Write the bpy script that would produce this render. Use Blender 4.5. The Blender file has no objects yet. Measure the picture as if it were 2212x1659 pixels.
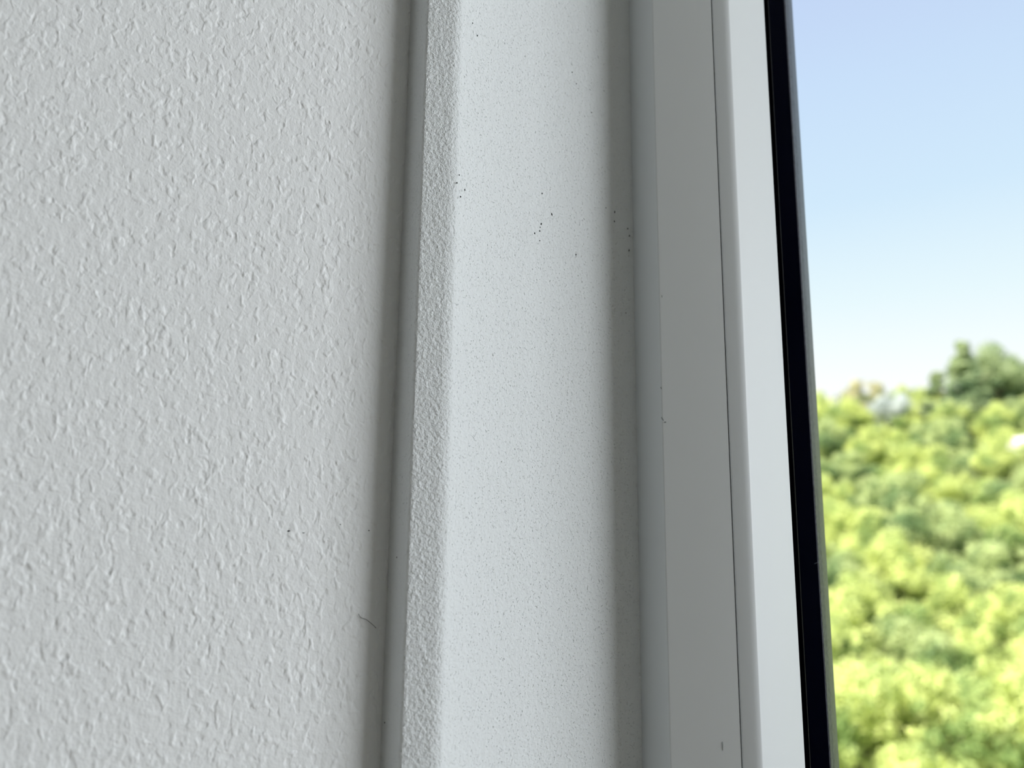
import bpy, bmesh, math, random
import numpy as np
from mathutils import Vector, Matrix

S = bpy.context.scene
COL = S.collection

# ------------------------------------------------------------------ camera
W, H, F = 2212, 1659, 1661.0
u = Vector((109, 8850, -F)).normalized()          # world up seen from the camera
f = Vector((0, 0, -1))
ay = (f - u * f.dot(u)).normalized()
ax = ay.cross(u)
RC = Matrix((ax, ay, u))                          # camera -> world
cam_d = bpy.data.cameras.new('camera')
cam = bpy.data.objects.new('camera', cam_d)
COL.objects.link(cam)
cam.matrix_world = RC.to_4x4()
cam_d.sensor_width = 36
cam_d.lens = F / W * 36
cam_d.clip_start = 0.01
cam_d.clip_end = 2000
cam_d.dof.use_dof = True
cam_d.dof.focus_distance = 0.318
cam_d.dof.aperture_fstop = 6.6
S.camera = cam

def ray(px, py=829.5):
    return RC @ Vector((px - W / 2, H / 2 - py, -F))

def P(px, y):
    """plan position (x, y) of the upright line seen at column px (middle row), at depth y"""
    r = ray(px)
    return (r.x / r.y * y, y)

# ------------------------------------------------------------------ sky, sun, window daylight, fill lamp, exposure
wd = bpy.data.worlds.new('sky')
S.world = wd
wd.use_nodes = True
nt = wd.node_tree
nt.nodes.clear()
tc = nt.nodes.new('ShaderNodeTexCoord')
sx = nt.nodes.new('ShaderNodeSeparateXYZ')
cr = nt.nodes.new('ShaderNodeValToRGB')
bg = nt.nodes.new('ShaderNodeBackground')
wo = nt.nodes.new('ShaderNodeOutputWorld')
nt.links.new(tc.outputs['Generated'], sx.inputs[0])
nt.links.new(sx.outputs['Z'], cr.inputs[0])
nt.links.new(cr.outputs[0], bg.inputs[0])
nt.links.new(bg.outputs[0], wo.inputs[0])
e = cr.color_ramp
e.elements[0].position = 0.0
e.elements[0].color = (0.62, 0.70, 0.72, 1)
e.elements[1].position = 0.16
e.elements[1].color = (1.05, 1.07, 1.07, 1)
for p, c in ((0.27, (0.83, 0.97, 1.02)), (0.38, (0.66, 0.84, 1.0)), (0.50, (0.60, 0.76, 0.98)),
             (0.62, (0.545, 0.66, 0.93)), (1.0, (0.30, 0.46, 0.85))):
    k = e.elements.new(p)
    k.color = (*c, 1)
bg.inputs[1].default_value = 1.0

sun_d = bpy.data.lights.new('sun', 'SUN')
sun_d.energy = 10.5
sun_d.angle = 0.009
sun_d.color = (1.0, 0.96, 0.86)
sun = bpy.data.objects.new('sun', sun_d)
COL.objects.link(sun)
sun.rotation_euler = Vector((0.62, 0.30, -0.72)).to_track_quat('-Z', 'Y').to_euler()

def area(name, loc, aim, sx_, sy_, power, col):
    d = bpy.data.lights.new(name, 'AREA')
    d.shape = 'RECTANGLE'
    d.size = sx_
    d.size_y = sy_
    d.energy = power
    d.color = col
    o = bpy.data.objects.new(name, d)
    COL.objects.link(o)
    o.location = loc
    o.rotation_euler = Vector(aim).to_track_quat('-Z', 'Y').to_euler()
    return o

# daylight coming in at the second window, in the right-hand wall of the room
area('window_daylight', (2.38, -0.72, 0.25), (-1, 0.0, 0), 1.9, 1.3, 48, (0.925, 0.965, 1.0))
# weak fill lamp added before the solid back wall; no window there
area('back_fill', (0.4, -2.9, 0.2), (0, 1, 0), 1.2, 1.3, 0.5, (0.92, 0.98, 1.0))

S.view_settings.view_transform = 'Standard'
S.view_settings.look = 'None'
S.view_settings.gamma = 1
S.view_settings.use_curve_mapping = False
S.view_settings.exposure = 0.0

# ------------------------------------------------------------------ helpers
def mesh_obj(name, verts, faces, mat, parent=None, smooth=False):
    me = bpy.data.meshes.new(name)
    if isinstance(verts, np.ndarray):
        me.vertices.add(len(verts))
        me.vertices.foreach_set('co', verts.astype(np.float32).ravel())
        n = faces.shape[1]
        me.loops.add(faces.size)
        me.loops.foreach_set('vertex_index', faces.astype(np.int32).ravel())
        me.polygons.add(len(faces))
        me.polygons.foreach_set('loop_start', np.arange(0, faces.size, n, dtype=np.int32))
        me.polygons.foreach_set('loop_total', np.full(len(faces), n, dtype=np.int32))
        me.update(calc_edges=True)
    else:
        me.from_pydata(verts, [], faces)
    me.validate()
    if smooth:
        me.polygons.foreach_set('use_smooth', [True] * len(me.polygons))
    me.materials.append(mat)
    o = bpy.data.objects.new(name, me)
    COL.objects.link(o)
    if parent:
        o.parent = parent
    return o

def struct(o, label=None):
    o['kind'] = 'structure'
    if label:
        o['label'] = label
    return o

def boxes(name, bl, mat, parent=None):
    v, fc = [], []
    for (x0, x1, y0, y1, z0, z1) in bl:
        b = len(v)
        v += [(x, y, z) for z in (z0, z1) for y in (y0, y1) for x in (x0, x1)]
        fc += [[b + i for i in q] for q in ((0, 2, 3, 1), (4, 5, 7, 6), (0, 1, 5, 4), (2, 6, 7, 3), (0, 4, 6, 2), (1, 3, 7, 5))]
    return mesh_obj(name, v, fc, mat, parent)

def mat_new(name, base, rough=0.6, spec=0.3):
    m = bpy.data.materials.new(name)
    m.use_nodes = True
    b = m.node_tree.nodes['Principled BSDF']
    b.inputs['Base Color'].default_value = (*base, 1)
    b.inputs['Roughness'].default_value = rough
    b.inputs['Specular IOR Level'].default_value = spec
    return m, m.node_tree, b

def N(t, kind, **kw):
    n = t.nodes.new(kind)
    for k, v in kw.items():
        if k in n.inputs:
            n.inputs[k].default_value = v
        else:
            setattr(n, k, v)
    return n

def ramp(t, src, stops):
    r = t.nodes.new('ShaderNodeValToRGB')
    t.links.new(src, r.inputs[0])
    el = r.color_ramp.elements
    el[0].position, el[1].position = stops[0][0], stops[1][0]
    cols = [s[1] if isinstance(s[1], tuple) else (s[1],) * 3 for s in stops]
    el[0].color, el[1].color = (*cols[0], 1), (*cols[1], 1)
    for s, c in zip(stops[2:], cols[2:]):
        el.new(s[0]).color = (*c, 1)
    return r.outputs[0]

def math_n(t, op, a, b):
    m = t.nodes.new('ShaderNodeMath')
    m.operation = op
    for i, x in enumerate((a, b)):
        if isinstance(x, (int, float)):
            m.inputs[i].default_value = x
        else:
            t.links.new(x, m.inputs[i])
    return m.outputs[0]

def displaced(m, t, height, scale):
    """height in 0..1 -> true displacement of the dense mesh"""
    d = N(t, 'ShaderNodeDisplacement', Midlevel=0.5, Scale=scale)
    t.links.new(height, d.inputs['Height'])
    t.links.new(d.outputs[0], t.nodes['Material Output'].inputs['Displacement'])
    m.displacement_method = 'BOTH'

# ------------------------------------------------------------------ materials
# rough woodchip wallpaper, painted white
M_PAPER, t, b = mat_new('painted woodchip wallpaper', (0.87, 0.885, 0.89), 0.75, 0.2)
co = N(t, 'ShaderNodeTexCoord').outputs['Object']
mp = N(t, 'ShaderNodeMapping')
mp.inputs['Scale'].default_value = (1, 1, 0.72)
t.links.new(co, mp.inputs[0])
def noise(t, src, scale, detail=2, rough=0.5, dist=0.0):
    n = N(t, 'ShaderNodeTexNoise', Scale=scale, Detail=detail, Roughness=rough, Distortion=dist)
    t.links.new(src, n.inputs['Vector'])
    return n.outputs[0]
n1 = noise(t, mp.outputs[0], 250, 2, 0.5)
n2 = noise(t, mp.outputs[0], 620, 3, 0.6)
n3 = noise(t, mp.outputs[0], 370, 1, 0.4, 0.3)
n4 = noise(t, mp.outputs[0], 330, 1, 0.4, 0.2)
chips = ramp(t, n3, [(0.54, 0.0), (0.80, 1.0)])
dents = ramp(t, n4, [(0.24, 1.0), (0.40, 0.0)])
h = math_n(t, 'ADD', math_n(t, 'MULTIPLY', n1, 0.45), math_n(t, 'MULTIPLY', n2, 0.34))
h = math_n(t, 'ADD', h, math_n(t, 'MULTIPLY', chips, 0.38))
h = math_n(t, 'SUBTRACT', h, math_n(t, 'MULTIPLY', dents, 0.30))
displaced(M_PAPER, t, h, 0.00095)

# fine sponge-finished plaster with pinholes
M_PLASTER, t, b = mat_new('white sponge plaster', (0.80, 0.83, 0.84), 0.8, 0.15)
co = N(t, 'ShaderNodeTexCoord').outputs['Object']
n1 = noise(t, co, 900, 2, 0.5, 0.3)
n2 = noise(t, co, 1150, 1, 0.4, 0.4)
n3 = noise(t, co, 420, 1, 0.5)
pits = ramp(t, n2, [(0.27, 1.0), (0.36, 0.0)])
h = math_n(t, 'ADD', math_n(t, 'MULTIPLY', n1, 0.5), math_n(t, 'MULTIPLY', n3, 0.25))
h = math_n(t, 'SUBTRACT', h, math_n(t, 'MULTIPLY', pits, 0.35))
HP = h
displaced(M_PLASTER, t, h, 0.00072)

# the coarser arris of the same plaster
M_ARRIS, t, b = mat_new('coarse plaster arris', (0.80, 0.83, 0.84), 0.8, 0.15)
co = N(t, 'ShaderNodeTexCoord').outputs['Object']
n1 = noise(t, co, 720, 3, 0.6, 0.2)
n3 = noise(t, co, 300, 1, 0.5)
h = math_n(t, 'ADD', math_n(t, 'MULTIPLY', n1, 0.8), math_n(t, 'MULTIPLY', n3, 0.2))
displaced(M_ARRIS, t, h, 0.00145)

M_WALL, t, b = mat_new('matt white paint', (0.46, 0.46, 0.45), 0.85, 0.2)
co = N(t, 'ShaderNodeTexCoord').outputs['Object']
bp = N(t, 'ShaderNodeBump', Strength=0.2, Distance=0.002)
t.links.new(noise(t, co, 120, 3), bp.inputs['Height'])
t.links.new(bp.outputs[0], b.inputs['Normal'])

M_OUT, t, b = mat_new('grey exterior render', (0.35, 0.35, 0.34), 0.9, 0.2)
M_FLOOR, t, b = mat_new('oak floor', (0.30, 0.21, 0.13), 0.45, 0.4)
co = N(t, 'ShaderNodeTexCoord').outputs['Object']
br = N(t, 'ShaderNodeTexBrick', Scale=4.0)
t.links.new(co, br.inputs['Vector'])
br.inputs['Color1'].default_value = (0.33, 0.23, 0.14, 1)
br.inputs['Color2'].default_value = (0.26, 0.18, 0.11, 1)
br.inputs['Mortar'].default_value = (0.08, 0.05, 0.03, 1)
br.inputs['Mortar Size'].default_value = 0.004
t.links.new(br.outputs[0], b.inputs['Base Color'])

def pvc(name, base, rough, scale=2500, st=0.04):
    m, t, b = mat_new(name, base, rough, 0.35)
    co = N(t, 'ShaderNodeTexCoord').outputs['Object']
    bp = N(t, 'ShaderNodeBump', Strength=st, Distance=0.0002)
    t.links.new(noise(t, co, scale, 2), bp.inputs['Height'])
    t.links.new(bp.outputs[0], b.inputs['Normal'])
    return m
M_PVC = pvc('white window plastic', (0.69, 0.715, 0.72), 0.42)
M_BEAD = pvc('white bead plastic', (0.70, 0.73, 0.745), 0.38)
M_BLACK = pvc('black glazing rubber', (0.0006, 0.0006, 0.0012), 0.6)
M_BLACK.node_tree.nodes['Principled BSDF'].inputs['Specular IOR Level'].default_value = 0.0
M_SPACER = pvc('black spacer with painted sky tint', (0.0002, 0.0003, 0.0035), 0.5)  # navy sky reflection put into the base colour of the black spacer
M_SPACER.node_tree.nodes['Principled BSDF'].inputs['Specular IOR Level'].default_value = 0.0
M_EXT = pvc('anthracite outer frame', (0.02, 0.02, 0.022), 0.5)

M_RUBBER, t, b = mat_new('dusty rubber with painted sky sheen', (0.10, 0.105, 0.11), 0.45, 0.45)
co = N(t, 'ShaderNodeTexCoord').outputs['Object']
mp = N(t, 'ShaderNodeMapping')
mp.inputs['Scale'].default_value = (1, 1, 0.12)
t.links.new(co, mp.inputs[0])
ns = noise(t, mp.outputs[0], 4200, 3, 0.65)
t.links.new(ramp(t, ns, [(0.35, (0.05, 0.052, 0.07)), (0.70, (0.30, 0.305, 0.40))]), b.inputs['Base Color'])  # bluish grey sky reflection painted into the streaky rubber colour
bp = N(t, 'ShaderNodeBump', Strength=0.5, Distance=0.0003)
t.links.new(noise(t, mp.outputs[0], 3000, 3, 0.6), bp.inputs['Height'])
t.links.new(bp.outputs[0], b.inputs['Normal'])

M_GLASS = bpy.data.materials.new('clear window glass')
M_GLASS.use_nodes = True
t = M_GLASS.node_tree
t.nodes.clear()
tr = N(t, 'ShaderNodeBsdfTransparent')
tr.inputs[0].default_value = (0.995, 0.998, 0.997, 1)
gl = N(t, 'ShaderNodeBsdfGlossy', Roughness=0.0)
fr = N(t, 'ShaderNodeFresnel', IOR=1.12)
mx = N(t, 'ShaderNodeMixShader')
om = N(t, 'ShaderNodeOutputMaterial')
t.links.new(fr.outputs[0], mx.inputs[0])
t.links.new(tr.outputs[0], mx.inputs[1])
t.links.new(gl.outputs[0], mx.inputs[2])
t.links.new(mx.outputs[0], om.inputs[0])

M_DARK, _, _ = mat_new('dark dirt', (0.015, 0.017, 0.018), 0.8, 0.2)
M_DUST, _, _ = mat_new('pale dust', (0.35, 0.38, 0.42), 0.8, 0.2)

# ------------------------------------------------------------------ room plan (metres; camera at the origin, floor 1.5 m below)
ZF, ZC = -1.5, 1.05
C = P(854, 0.3040)
C0 = P(854, 0.3000)      # where the flat part of the wall would end        # wall / plaster inner corner
A = P(893, 0.2868)        # left edge of the coarse arris
B = P(968, 0.2892)       # right edge of the arris
D = P(1373, 0.3440)       # plaster meets the window frame
L0 = P(0, 0.245)         # a point of the wallpapered wall at the left edge of the view
wl = Vector((L0[0] - C0[0], L0[1] - C0[1])).normalized()

ZD0, ZD1 = -0.14, 0.31   # stretch that is seen close up
def zrows(step):
    a = np.arange(ZD0, ZD1, step)
    return np.concatenate([np.linspace(ZF, ZD0 - 0.004, 24), a, np.linspace(ZD1 + 0.004, ZC, 16)])

def strip(name, pts, zs, mat, parent=None):
    """upright sheet over a plan polyline"""
    pts = np.array(pts)
    n, m = len(pts), len(zs)
    v = np.empty((m, n, 3))
    v[:, :, 0] = pts[None, :, 0]
    v[:, :, 1] = pts[None, :, 1]
    v[:, :, 2] = zs[:, None]
    i = np.arange(m - 1)[:, None] * n + np.arange(n - 1)[None, :]
    fc = np.stack([i, i + 1, i + n + 1, i + n], -1).reshape(-1, 4)
    return mesh_obj(name, v.reshape(-1, 3), fc, mat, parent, smooth=True)

def lin(a, b_, step):
    a, b_ = np.array(a), np.array(b_)
    n = max(2, int(np.linalg.norm(b_ - a) / step))
    return a[None] + (b_ - a)[None] * np.linspace(0, 1, n)[:, None]

def bez(p0, p1, p2, n):
    s = np.linspace(0, 1, n)[:, None]
    p0, p1, p2 = map(np.array, (p0, p1, p2))
    return (1 - s) ** 2 * p0 + 2 * s * (1 - s) * p1 + s ** 2 * p2

# wallpapered wall on the left: far end (by the camera side) coarse, seen end fine
near = np.array(C0) + np.array(wl) * 0.19
far = np.array(C0) + np.array(wl) * 2.6
beyond = np.array(C) - np.array(wl) * 0.003 + np.array([0, 0.0015])
bend = np.array(C0) + np.array(wl) * 0.016
ctl = np.array(C0) + np.array(wl) * 0.006
pts = np.concatenate([lin(far, near - np.array(wl) * -0.01, 0.08), lin(near, bend, 0.00042), bez(bend, ctl, C, 42)[1:], beyond[None]])
wall_left = struct(strip('wall_left', pts, zrows(0.00045), M_PAPER),
                   'white wall with rough painted woodchip paper at the left')
# its thickness, behind
nb = Vector((wl.y, -wl.x))
if nb.y < 0:
    nb = -nb
v = []
for q, off in ((far, 0.004), (beyond, 0.004), (beyond, 0.16), (far, 0.16)):
    v.append((q[0] + nb.x * off, q[1] + nb.y * off))
vv = [(x, y, ZF) for x, y in v] + [(x, y, ZC) for x, y in v]
mesh_obj('masonry', vv, [[0, 1, 2, 3], [4, 7, 6, 5], [0, 4, 5, 1], [1, 5, 6, 2], [2, 6, 7, 3], [3, 7, 4, 0]], M_OUT, wall_left)

# plaster: side face, coarse arris, splayed reveal
def toward(a, b_, d):
    a, b_ = np.array(a), np.array(b_)
    return a + (b_ - a) / np.linalg.norm(b_ - a) * d
r1, r2 = 0.0014, 0.0028
zs = zrows(0.00032)
a0, a1 = toward(A, C, r1), toward(A, B, r1)
b0, b1 = toward(B, A, r2), toward(B, P(1125, 0.3215), r2)
Cx = toward(C, A, -0.004)
wall_front = struct(strip('wall_front', np.concatenate([lin(Cx, a0, 0.0006), bez(a0, A, a1, 6)[1:]]), zs, M_PLASTER),
                    'white sponge-plastered window reveal with coarse rounded edge')
ar = strip('arris', np.concatenate([bez(a0, A, a1, 8)[5:], lin(a1, b0, 0.00026)[1:], bez(b0, B, b1, 14)[1:11]]), zs, M_ARRIS, wall_front)
ar['label'] = 'coarse grainy plaster edge of the reveal'
KN = P(1125, 0.3215)
rend = toward(D, KN, -0.004)
def along_reveal(n):
    return bez(b1, KN, rend, n)
rv = strip('reveal', np.concatenate([bez(b0, B, b1, 14)[10:], along_reveal(400)[1:]]), zs, M_PLASTER, wall_front)
# the masonry the reveal is cut into, above, below and right of the window
WX1, WZ0, WZ1 = 1.35, -0.75, 0.80
boxes('masonry', [(-0.5, D[0] - 0.004, 0.46, 0.62, ZF, ZC)], M_OUT, wall_front)
boxes('masonry', [(D[0], 2.5, 0.335, 0.60, ZF, WZ0), (D[0], 2.5, 0.335, 0.60, WZ1, ZC),
                  (WX1, 2.5, 0.335, 0.60, WZ0, WZ1)], M_WALL, wall_front)
# black specks and pinholes sunk in the reveal
def on_line(px, py, a, b_):
    r = ray(px, py)
    a, b_ = Vector((*a, 0)), Vector((*b_, 0))
    d = b_ - a
    n = Vector((d.y, -d.x, 0))
    k = n.dot(a) / n.dot(r)
    return r * k, n.normalized()
def speck(px, py, rx, rz, a, b_, parent, tilt=0.0, mat=M_DARK, name='speck'):
    p, n = on_line(px, py, a, b_)
    if n.dot(p) > 0:
        n = -n
    k = p.length / F
    side = Vector((-n.y, n.x, 0))
    upv = Vector((0, 0, 1))
    bm = bmesh.new()
    bmesh.ops.create_icosphere(bm, subdivisions=2, radius=1)
    rnd = random.Random(int(px * 7 + py))
    for q in bm.verts:
        c = q.co * (1 + rnd.uniform(-.2, .2))
        s_, z_ = c.x * rx * k, c.z * rz * k
        ct, st_ = math.cos(tilt), math.sin(tilt)
        q.co = p + side * (s_ * ct - z_ * st_) + upv * (s_ * st_ + z_ * ct) + n * (c.y * 0.00016)
    me = bpy.data.meshes.new(name)
    bm.to_mesh(me)
    bm.free()
    me.materials.append(mat)
    o = bpy.data.objects.new(name, me)
    COL.objects.link(o)
    o.parent = parent
    return o
for px, py, rx, rz, tl in ((1171, 418, 1.6, 2.0, 0), (1192, 463, 1.5, 3.0, .2), (1169, 484, 1.6, 3.0, -.3), (1166, 499, 1.6, 2, 0),
                           (1155, 504, 1.4, 2.2, 0), (1167, 491, 1.1, 1.2, 0), (1166, 520, 1.5, 1.4, 0), (1244, 550, 1.4, 2.2, -.2),
                           (1021, 50, 1.2, 1.3, 0), (1031, 77, 1.2, 2.0, 0), (1236, 156, 1.2, 1.2, 0), (1278, 243, 1.2, 1.2, 0), (1245, 181, 1.2, 1.2, 0),
                           (1328, 458, 1.4, 3.0, -.2), (1327, 478, 1.4, 2.2, 0), (1309, 449, 1.1, 1.2, 0), (1356, 494, 1.6, 1.8, 0),
                           (1360, 509, 1.3, 2.2, 0), (1359, 541, 1.3, 2.4, 0), (1352, 676, 1.4, 1.0, 0),
                           
                           (987, 395, 1.6, 1.6, 0), (995, 425, 1.6, 1.8, 0), (1004, 410, 1.2, 2.4, 0), (992, 378, 1.4, 1.4, 0)):
    speck(px, py, rx, rz, B, D, rv, tl)
for px, py, rx, rz, tl in ((624, 1147, 2.8, 1.6, .1), (656, 1151, 2.2, .8, 0), (797, 1146, 1.3, 1.3, 0), (735, 1133, 1.4, 1.2, 0)):
    speck(px, py, rx, rz, C0, L0, wall_left, tl)
for px, py, rx, rz, tl in ((857, 1204, 1.1, 1.6, 0), (861, 517, 1.6, 2.6, .2), (831, 1561, 1.2, 1.5, 0)):
    speck(px, py, rx, rz, C, A, wall_front, tl)

# ------------------------------------------------------------------ window
win = bpy.data.objects.new('window_1', None)
COL.objects.link(win)
win.location = (D[0], 0.3363, WZ0)
struct(win, 'white plastic window with black rubber seals beside the plaster reveal')
bpy.context.view_layer.update()

def ring(name, prof, mat, smooth=False):
    """profile (x, y) of the left jamb swept round the window, mitred in the corners; closed profile"""
    prof = [(x - D[0], y) for x, y in prof]
    n = len(prof)
    v, fc = [], []
    for cx, cz, sx_, sz_ in ((D[0], WZ0, 1, 1), (D[0], WZ1, 1, -1), (WX1, WZ1, -1, -1), (WX1, WZ0, -1, 1)):
        for q, y in prof:
            v.append((cx + sx_ * q - win.location.x, y - win.location.y, cz + sz_ * q - win.location.z))
    for k in range(4):
        for i in range(n):
            j = (i + 1) % n
            fc.append([k * n + i, k * n + j, ((k + 1) % 4) * n + j, ((k + 1) % 4) * n + i])
    o = mesh_obj(name, v, fc, mat, win)
    bm = bmesh.new()
    bm.from_mesh(o.data)
    bmesh.ops.recalc_face_normals(bm, faces=bm.faces)
    bm.to_mesh(o.data)
    bm.free()
    if smooth:
        o.data.polygons.foreach_set('use_smooth', [True] * len(o.data.polygons))
        o.data.set_sharp_from_angle(angle=math.radians(35))
    return o

def rnd_corner(a, p, b_, r, n=7):
    return [tuple(q) for q in bez(toward(p, a, r), p, toward(p, b_, r), n)]

YF = 0.3165
f1, f2 = P(1373, 0.3442), P(1428, 0.3236)
f3 = P(1569.2, YF)
prof = [f1] + rnd_corner(f1, f2, f3, 0.0007, 5) + rnd_corner(f2, f3, (f3[0], 0.36), 0.0004, 4) + \
       [(f3[0], 0.3388), (f3[0], 0.3813), (f1[0], 0.3813)]
ring('frame', prof, M_PVC, True)
g1 = P(1571.2, YF - 0.0002)
g2 = P(1607.5, YF - 0.0024)
g3 = P(1695, 0.3375)
prof = rnd_corner((g1[0], 0.36), g1, g2, 0.0005, 4) + rnd_corner(g1, g2, g3, 0.0022, 9) + \
       rnd_corner(g2, g3, (g3[0] - 0.003, 0.3403), 0.0004, 4) + [(g3[0] - 0.003, 0.3403), (g1[0], 0.3403)]
o = ring('glazing_bead', prof, M_BEAD, True)
o['label'] = 'bright sloping glazing bead'
# faint scuffs on the frame
M_SCUFF, _, _ = mat_new('grey scuff', (0.30, 0.32, 0.32), 0.7, 0.2)
fr_o = [c for c in win.children if c.name.startswith('frame')][0]
for px, py, rx, rz, tl in ((1431, 905, 1.6, 5, .5), (1428, 838, 1.0, 3, .3), (1437, 912, 2.4, 1.5, .2), (1430, 640, .8, 3, 0), (1561, 1612, 1.0, 9, 0)):
    sc = speck(px, py, rx, rz, f2, f3, None, tl, M_SCUFF, 'scuff')
    sc.parent = fr_o
    sc.matrix_parent_inverse = Matrix.Translation(-win.location)
# inner rubber seal, spacer, outer seal, outer frame
s1, s2 = P(1693, 0.3385), P(1704, 0.3399)
ring('inner_seal', [s1, P(1697, 0.3383), P(1703, 0.3388), s2, (s2[0] - 0.008, 0.3403), (s1[0] - 0.006, 0.3398)], M_BLACK, True)
p1, p2 = P(1704.5, 0.3443), P(1743, 0.3603)
q1 = P(1706.2, 0.3445)
ring('spacer', [p1, q1, p2, (p2[0] - 0.02, 0.3605), (p1[0] - 0.012, 0.3447)], M_SPACER)
ring('edge_seal', [P(1704.6, 0.3428), P(1705.3, 0.3428), P(1705.5, 0.3441), (s2[0] - 0.01, 0.3442), (s2[0] - 0.01, 0.3429)], M_EXT)
o1, o2, o3 = P(1743, 0.3648), P(1750, 0.3673), P(1762, 0.3813)
o4 = P(1754, 0.3698)
ring('outer_seal', [o1, P(1746, 0.3650), o2, P(1752, 0.3681), o4, P(1758, 0.3748), o3, (o3[0] - 0.004, 0.3838), (o1[0] - 0.02, 0.3838), (o1[0] - 0.02, 0.3653)], M_RUBBER, True)
ring('outer_frame', [(o3[0] - 0.006, 0.3843), (o3[0] - 0.006, 0.3963), (f1[0], 0.4013), (f1[0], 0.3843)], M_EXT)
gx0, gx1, gz0, gz1 = g3[0] - 0.006, WX1 - (g3[0] - D[0]) + 0.006, WZ0 + (g3[0] - D[0]) - 0.006, WZ1 - (g3[0] - D[0]) + 0.006
lx, ly, lz = win.location
for y0, y1 in ((0.3405, 0.3425), (0.3613, 0.3638)):
    boxes('pane', [(gx0 - lx, gx1 - lx, y0 - ly, y1 - ly, gz0 - lz, gz1 - lz)], M_GLASS, win)

# ------------------------------------------------------------------ rest of the room, behind the camera
struct(boxes('floor', [(-2.9, 2.55, -3.1, 0.60, ZF - 0.12, ZF)], M_FLOOR))
struct(boxes('ceiling', [(-2.9, 2.55, -3.1, 0.60, ZC, ZC + 0.15)], M_WALL))
struct(boxes('wall_back', [(-2.9, 2.55, -3.15, -3.0, ZF, ZC)], M_WALL))
struct(boxes('wall_right', [(2.4, 2.55, -3.0, 0.335, ZF, -0.45), (2.4, 2.55, -3.0, 0.335, 0.95, ZC),
                            (2.4, 2.55, -3.0, -1.75, -0.45, 0.95), (2.4, 2.55, 0.30, 0.335, -0.45, 0.95)], M_WALL))
struct(boxes('wall_far_left', [(-2.9, far[0] + 0.02, -3.0, far[1], ZF, ZC)], M_WALL))
w2 = bpy.data.objects.new('window_2', None)
COL.objects.link(w2)
struct(w2)
boxes('frame', [(2.42, 2.48, -1.75, -1.68, -0.45, 0.95), (2.42, 2.48, 0.23, 0.30, -0.45, 0.95),
                (2.42, 2.48, -1.68, 0.23, -0.45, -0.38), (2.42, 2.48, -1.68, 0.23, 0.88, 0.95)], M_PVC, w2)
boxes('pane', [(2.445, 2.455, -1.68, 0.23, -0.38, 0.88)], M_GLASS, w2)

# ------------------------------------------------------------------ hairs
def hair(name, pix, y_off, thick, mat, a, b_, label, jag=0.0):
    pts = []
    for px, py in pix:
        p, n = on_line(px, py, a, b_)
        if n.dot(p) > 0:
            n = -n
        pts.append(p + n * y_off)
    cu = bpy.data.curves.new(name, 'CURVE')
    cu.dimensions = '3D'
    cu.bevel_depth = thick
    cu.bevel_resolution = 2
    sp = cu.splines.new('NURBS')
    sp.points.add(len(pts) - 1)
    for q, p in zip(sp.points, pts):
        q.co = (*p, 1)
    sp.use_endpoint_u = True
    sp.order_u = 3
    cu.resolution_u = 6
    dg = bpy.data.objects.new(name + '_c', cu)
    me = bpy.data.meshes.new_from_object(dg)
    bpy.data.objects.remove(dg)
    me.materials.append(mat)
    o = bpy.data.objects.new(name, me)
    COL.objects.link(o)
    o['label'] = label
    o['category'] = 'hair'
    return o
hair('hair', [(774, 1326), (777, 1333), (784, 1336), (791, 1338), (797, 1343), (802, 1347), (808, 1352), (812, 1357)],
     0.0003, 0.00009, M_DARK, C0, L0, 'thin dark curled hair stuck on the white woodchip wall near the corner')
hair('fibre', [(1758, 1218), (1761, 1216), (1765, 1215), (1769, 1215.5), (1772, 1218), (1773, 1222)],
     0.0003, 0.00005, M_DUST, q1, p2, 'tiny pale fibre lying on the black window seal')['category'] = 'fibre'

# ------------------------------------------------------------------ outdoors
PROF = [(1700, 34, ), (1600, 40), (1400, 50), (1200, 65), (1050, 85), (950, 105), (880, 130), (800, 160)]
def dist_of(py):
    ps = sorted(PROF)
    return float(np.interp(py, [p[0] for p in ps], [p[1] for p in ps]))
def ground_z(d):
    ds = [6, 30, 40, 50, 65, 85, 105, 130, 170, 260]
    zg = [-16, -16, -15, -13, -8.5, -2.5, 4.5, 15.5, 24.0, 26.0]
    return float(np.interp(d, ds, zg))

M_GRASS, t, b = mat_new('meadow grass', (0.16, 0.22, 0.06), 0.9, 0.1)
co = N(t, 'ShaderNodeTexCoord').outputs['Object']
t.links.new(ramp(t, noise(t, co, 0.6, 4), [(0.3, (0.12, 0.17, 0.05)), (0.7, (0.30, 0.36, 0.10))]), b.inputs['Base Color'])
nx, ny = 60, 90
gv = np.empty((ny, nx, 3))
for j in range(ny):
    d = 6 + 254 * (j / (ny - 1)) ** 1.4
    for i in range(nx):
        az = math.radians(-35 + 110 * i / (nx - 1))
        gv[j, i] = (d * math.sin(az), d * math.cos(az), ground_z(d) + 0.4 * math.sin(i * 1.3) * math.cos(j * .9))
i = np.arange(ny - 1)[:, None] * nx + np.arange(nx - 1)[None, :]
gfc = np.stack([i, i + 1, i + nx + 1, i + nx], -1).reshape(-1, 4)
g = mesh_obj('hillside', gv.reshape(-1, 3), gfc, M_GRASS, smooth=True)
struct(g, 'green hillside rising behind the window')

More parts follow.
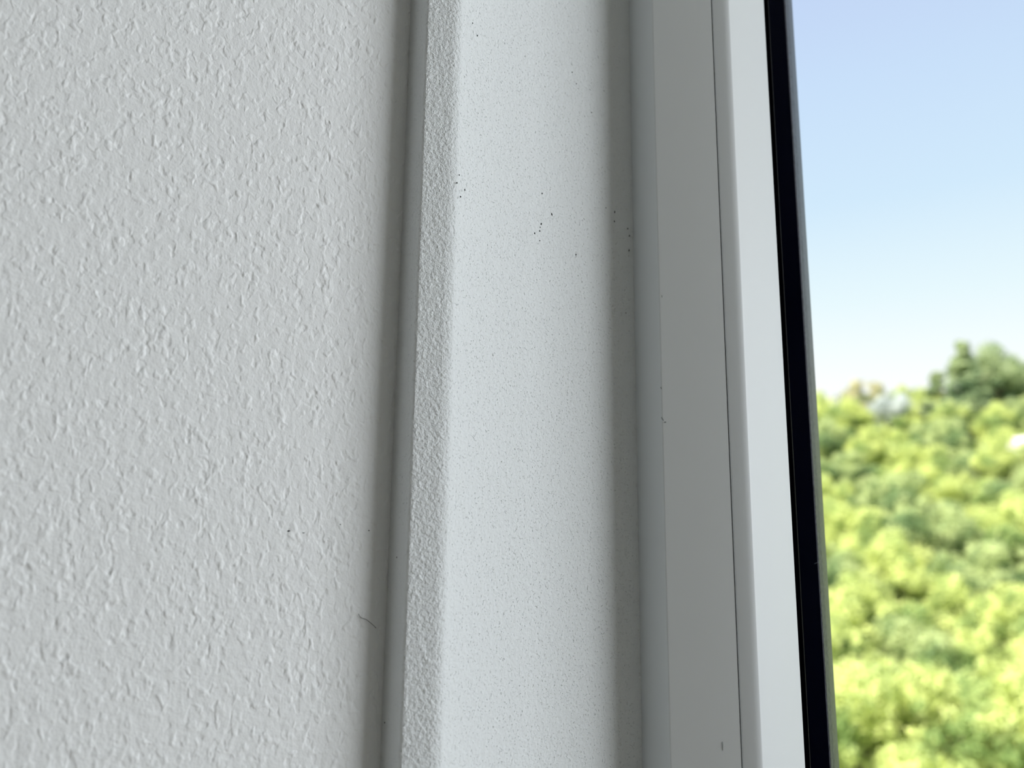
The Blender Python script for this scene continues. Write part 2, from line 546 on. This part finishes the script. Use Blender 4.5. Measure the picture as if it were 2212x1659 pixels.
def leaf_mat(name, c1, c2, tl=0.35):
    m = bpy.data.materials.new(name)
    m.use_nodes = True
    t = m.node_tree
    t.nodes.clear()
    geo = N(t, 'ShaderNodeNewGeometry')
    col = ramp(t, geo.outputs['Random Per Island'], [(0.0, c1), (1.0, c2)])
    co = N(t, 'ShaderNodeTexCoord').outputs['Object']
    mc = N(t, 'ShaderNodeMix', data_type='RGBA')
    t.links.new(ramp(t, noise(t, co, 1.7, 3), [(0.46, 0.0), (0.60, 1.0)]), mc.inputs[0])
    t.links.new(col, mc.inputs[6])
    dk = (.84, .86, .84) if 'silvery' in name else (.50, .62, .60)
    mc.inputs[7].default_value = (c1[0] * dk[0], c1[1] * dk[1], c1[2] * dk[2], 1)
    col = mc.outputs[2]
    df = N(t, 'ShaderNodeBsdfDiffuse')
    ts = N(t, 'ShaderNodeBsdfTranslucent')
    mx = N(t, 'ShaderNodeMixShader', Fac=tl)
    om = N(t, 'ShaderNodeOutputMaterial')
    t.links.new(col, df.inputs[0])
    t.links.new(col, ts.inputs[0])
    t.links.new(df.outputs[0], mx.inputs[1])
    t.links.new(ts.outputs[0], mx.inputs[2])
    t.links.new(mx.outputs[0], om.inputs[0])
    return m
L_YEL = leaf_mat('yellow green leaves', (0.60, 0.665, 0.25), (0.86, 0.91, 0.37))
L_MID = leaf_mat('mid green leaves', (0.44, 0.52, 0.24), (0.70, 0.77, 0.37))
L_DRK = leaf_mat('deep green leaves', (0.32, 0.40, 0.22), (0.56, 0.64, 0.34))
L_BRN = leaf_mat('olive brown leaves', (0.62, 0.57, 0.34), (0.82, 0.77, 0.48))
L_PAL = leaf_mat('silvery leaves', (0.66, 0.70, 0.68), (0.80, 0.83, 0.81))
M_BARK, _, _ = mat_new('bark', (0.16, 0.12, 0.09), 0.9, 0.1)

def crown_mesh(seed, kind):
    r = np.random.default_rng(seed)
    cs, rs = [], []
    if kind == 'round':
        cs.append(np.zeros(3))
        rs.append(0.42)
        for _ in range(85):
            d = r.normal(size=3)
            d /= np.linalg.norm(d)
            d[2] = d[2] * 0.85 + 0.1
            q = r.uniform(0.45, 0.98)
            cs.append(d * q)
            rs.append(0.08 + 0.24 * r.uniform() ** 2)
        n, ls = 17000, 0.027
    else:
        for k in range(40):
            z = r.uniform(-1, 1)
            w = (1 - z) / 2 * 0.42 + 0.03
            a = r.uniform(0, 6.28)
            cs.append(np.array([math.cos(a) * w * .7, math.sin(a) * w * .7, z]))
            rs.append(0.07 + 0.14 * (1 - z) / 2)
        n, ls = 9000, 0.028
    cs, rs = np.array(cs), np.array(rs)
    w = rs ** 2
    k = r.choice(len(cs), n, p=w / w.sum())
    d = r.normal(size=(n, 3))
    d /= np.linalg.norm(d, axis=1)[:, None]
    p = cs[k] + d * (rs[k] * r.uniform(0.7, 1.15, n))[:, None]
    nrm = d + r.normal(size=(n, 3)) * 0.55
    nrm /= np.linalg.norm(nrm, axis=1)[:, None]
    t1 = np.cross(nrm, r.normal(size=(n, 3)))
    t1 /= np.linalg.norm(t1, axis=1)[:, None]
    t2 = np.cross(nrm, t1)
    s = (ls * r.uniform(0.7, 1.4, n))[:, None]
    v = np.stack([p - t1 * s * 1.3, p - t2 * s * .6 + nrm * s * .2, p + t1 * s * 1.3, p + t2 * s * .6 + nrm * s * .2], 1).reshape(-1, 3)
    fc = np.arange(n * 4).reshape(-1, 4)
    me = bpy.data.meshes.new('crown')
    me.vertices.add(len(v))
    me.vertices.foreach_set('co', v.astype(np.float32).ravel())
    me.loops.add(fc.size)
    me.loops.foreach_set('vertex_index', fc.astype(np.int32).ravel())
    me.polygons.add(n)
    me.polygons.foreach_set('loop_start', np.arange(0, fc.size, 4, dtype=np.int32))
    me.polygons.foreach_set('loop_total', np.full(n, 4, dtype=np.int32))
    me.update(calc_edges=True)
    return me

def trunk_mesh(hh, r0):
    v, fc = [], []
    def limb(a, b_, ra, rb):
        a, b_ = Vector(a), Vector(b_)
        d = (b_ - a).normalized()
        x = d.orthogonal().normalized()
        y = d.cross(x)
        s = len(v)
        for q, rr in ((a, ra), (b_, rb)):
            for k in range(8):
                an = k * math.pi / 4
                v.append(tuple(q + (x * math.cos(an) + y * math.sin(an)) * rr))
        for k in range(8):
            fc.append([s + k, s + (k + 1) % 8, s + 8 + (k + 1) % 8, s + 8 + k])
        fc.append([s + 8 + k for k in range(8)])
    limb((0, 0, 0), (0, 0, hh * .6), r0, r0 * .7)
    limb((0, 0, hh * .6), (.05, 0, hh), r0 * .7, r0 * .3)
    for k in range(5):
        a = k * 1.256
        limb((0, 0, hh * (.5 + .06 * k)), (math.cos(a) * hh * .25, math.sin(a) * hh * .25, hh * (.8 + .04 * k)), r0 * .4, r0 * .12)
    return v, fc

CM = {}
def crown_data(kind, var, mat):
    key = (kind, var, mat.name)
    if key not in CM:
        me = crown_mesh(11 + var, kind) if (kind, var) not in CM else CM[(kind, var)].copy()
        CM[(kind, var)] = me
        if len(me.materials):
            me = me.copy()
            me.materials.clear()
        me.materials.append(mat)
        CM[key] = me
    return CM[key]

TN = [0]
def tree(px, py, d, rpx, mat, label, kind='round', tall=1.0, group=None, name='tree', wide=1.0):
    """crown centre seen at (px, py) at distance d, crown radius rpx pixels there"""
    r = ray(px, py)
    hd = math.hypot(r.x, r.y)
    c = r * (d / hd)
    R_ = rpx / F * d
    zg = min(ground_z(d), c.z - R_ * tall * 1.02)
    root = bpy.data.objects.new(name, None)
    COL.objects.link(root)
    root.location = (c.x, c.y, zg)
    root['label'] = label
    root['category'] = 'tree'
    if group:
        root['group'] = group
    TN[0] += 1
    cr_ = bpy.data.objects.new('crown', crown_data(kind, TN[0] % 4, mat))
    COL.objects.link(cr_)
    cr_.parent = root
    cr_.location = (0, 0, c.z - zg)
    cr_.scale = (R_ * wide, R_ * wide, R_ * tall)
    cr_.rotation_euler = (0, 0, TN[0] * 2.4)
    v, fc = trunk_mesh(c.z - zg + R_ * .3, 0.045 * R_ + 0.1)
    mesh_obj('trunk', v, fc, M_BARK, root)
    return root

ROWS = [
    # py, px list, radius px, row wording
    (1625, (1850, 2080, 2290), 150, 'in the lowest row at the bottom of the view'),
    (1500, (1790, 1985, 2180), 130, 'in the second row up from the bottom'),
    (1385, (1850, 2060, 2250), 112, 'in the third row up, over the bottom trees'),
    (1275, (1780, 1945, 2140), 100, 'in the fourth row up, mid-slope'),
    (1180, (1840, 2010, 2190), 88, 'in the fifth row up, mid-slope'),
    (1100, (1775, 1925, 2090, 2240), 76, 'in the sixth row up, on the upper slope'),
    (1030, (1830, 1985, 2130), 68, 'in the seventh row up, on the upper slope'),
    (970, (1780, 1890, 2030, 2195), 60, 'in the row just under the skyline trees'),
    (918, (1840, 1960, 2075), 50, 'directly below the skyline'),
]
WORD = {3: ('leftmost, beside the seal', 'middle one', 'rightmost'),
        4: ('leftmost, beside the seal', 'second from left', 'third from left', 'rightmost')}
rr = random.Random(5)
for ri, (py, pxs, rad, words) in enumerate(ROWS):
    for k, px in enumerate(pxs):
        m = (L_YEL, L_MID, L_YEL, L_MID)[(ri * 2 + k + (ri // 2)) % 4] if rr.random() < .85 else L_YEL
        hue = 'yellow-green' if m is L_YEL else 'mid-green'
        tree(px, py + rr.uniform(-12, 12), dist_of(py) + rr.uniform(-2, 2), rad * rr.uniform(.95, 1.12), m,
             '%s tree %s, %s' % (hue, words, WORD[len(pxs)][k]), tall=rr.uniform(.85, 1.0),
             group='leafy trees on the hillside')
# the same wood going on to both sides, behind the jamb and past the view
for ri, (py, pxs, rad, words) in enumerate(ROWS):
    for px in (1330, 1450, 1570, 1680) if ri % 2 else (1390, 1510, 1630):
        tree(px, py, dist_of(py), rad * 1.05, (L_YEL, L_MID)[(px + ri) % 2], 'leafy tree of the wood hidden behind the window jamb',
             group='trees of the wood behind the window jamb')
    for px in (2400, 2600):
        tree(px + 40 * (ri % 2), py, dist_of(py), rad * 1.05, (L_YEL, L_MID)[ri % 2], 'leafy tree of the wood beyond the right edge of the view',
             group='trees of the wood beyond the right edge')
# skyline
tree(1775, 908, 122, 52, L_YEL, 'rounded green tree on the skyline touching the black window seal')
tree(1852, 882, 120, 44, L_BRN, 'olive-brown bushy tree on the skyline, left of the pale one', tall=1.35)
tree(1896, 866, 126, 22, L_BRN, 'small olive treetop on the skyline between brown tree and pale tree', tall=1.7)
tree(1930, 896, 118, 44, L_PAL, 'pale silvery-white tree on the skyline', tall=1.1)
tree(1948, 862, 137, 24, L_YEL, 'small yellowish treetop just behind the pale silvery tree')
tree(1992, 878, 130, 38, L_YEL, 'yellow-green tree on the skyline left of the small pointed conifer')
tree(2030, 868, 118, 60, L_DRK, 'small pointed conifer on the skyline', kind='cone', name='conifer', wide=1.7)
tree(2085, 842, 112, 92, L_DRK, 'tall slim conifer on the skyline at the left of the big dark tree', kind='cone', name='conifer', wide=1.35)
tree(2158, 840, 124, 76, L_DRK, 'big dark green tree rising highest on the skyline', tall=1.0)
tree(2235, 850, 132, 66, L_DRK, 'dark green tree cut by the right edge, behind the highest tree', tall=1.0)
tree(2098, 872, 114, 36, L_DRK, 'low dark tree under the slim conifer')
tree(2056, 905, 110, 36, L_YEL, 'small yellow-green tree under the small pointed conifer')
tree(2150, 925, 104, 42, L_YEL, 'yellow-green tree right below the big dark skyline tree')
tree(2165, 1000, 84, 50, L_YEL, 'yellow-green tree just left of and below the pale house')
tree(2215, 905, 112, 40, L_MID, 'green tree at the right edge above the pale house')

# pale house between the trees at the right edge
M_HOUSE, _, _ = mat_new('pale pink render', (0.62, 0.50, 0.46), 0.9, 0.1)
M_ROOF, _, _ = mat_new('pale roof tiles', (0.66, 0.60, 0.58), 0.9, 0.1)
M_PANE, _, _ = mat_new('dark pane', (0.05, 0.06, 0.07), 0.2, 0.5)
r = ray(2226, 985)
hd = math.hypot(r.x, r.y)
hc = r * (91 / hd)
hs = bpy.data.objects.new('house', None)
COL.objects.link(hs)
hs.location = (hc.x, hc.y, ground_z(91) - .3)
hs.rotation_euler = (0, 0, -1.25)
hs['label'] = 'pale pinkish house half hidden between trees at the right edge'
hs['category'] = 'house'
hh = hc.z - hs.location.z
boxes('wall', [(-1.4, 3.0, -1.9, 1.9, 0, hh)], M_HOUSE, hs)
mesh_obj('roof', [(-1.7, -2.2, hh - .1), (3.3, -2.2, hh - .1), (3.3, 2.2, hh - .1), (-1.7, 2.2, hh - .1), (-1.7, 0, hh + 2.0), (3.3, 0, hh + 2.0)],
         [[0, 1, 5, 4], [2, 3, 4, 5], [0, 4, 3], [1, 2, 5], [0, 3, 2, 1]], M_ROOF, hs)
for x in (-0.9, 1.2):
    boxes('window', [(x, x + .9, -1.95, -1.88, hh - 1.7, hh - .6)], M_PANE, hs)
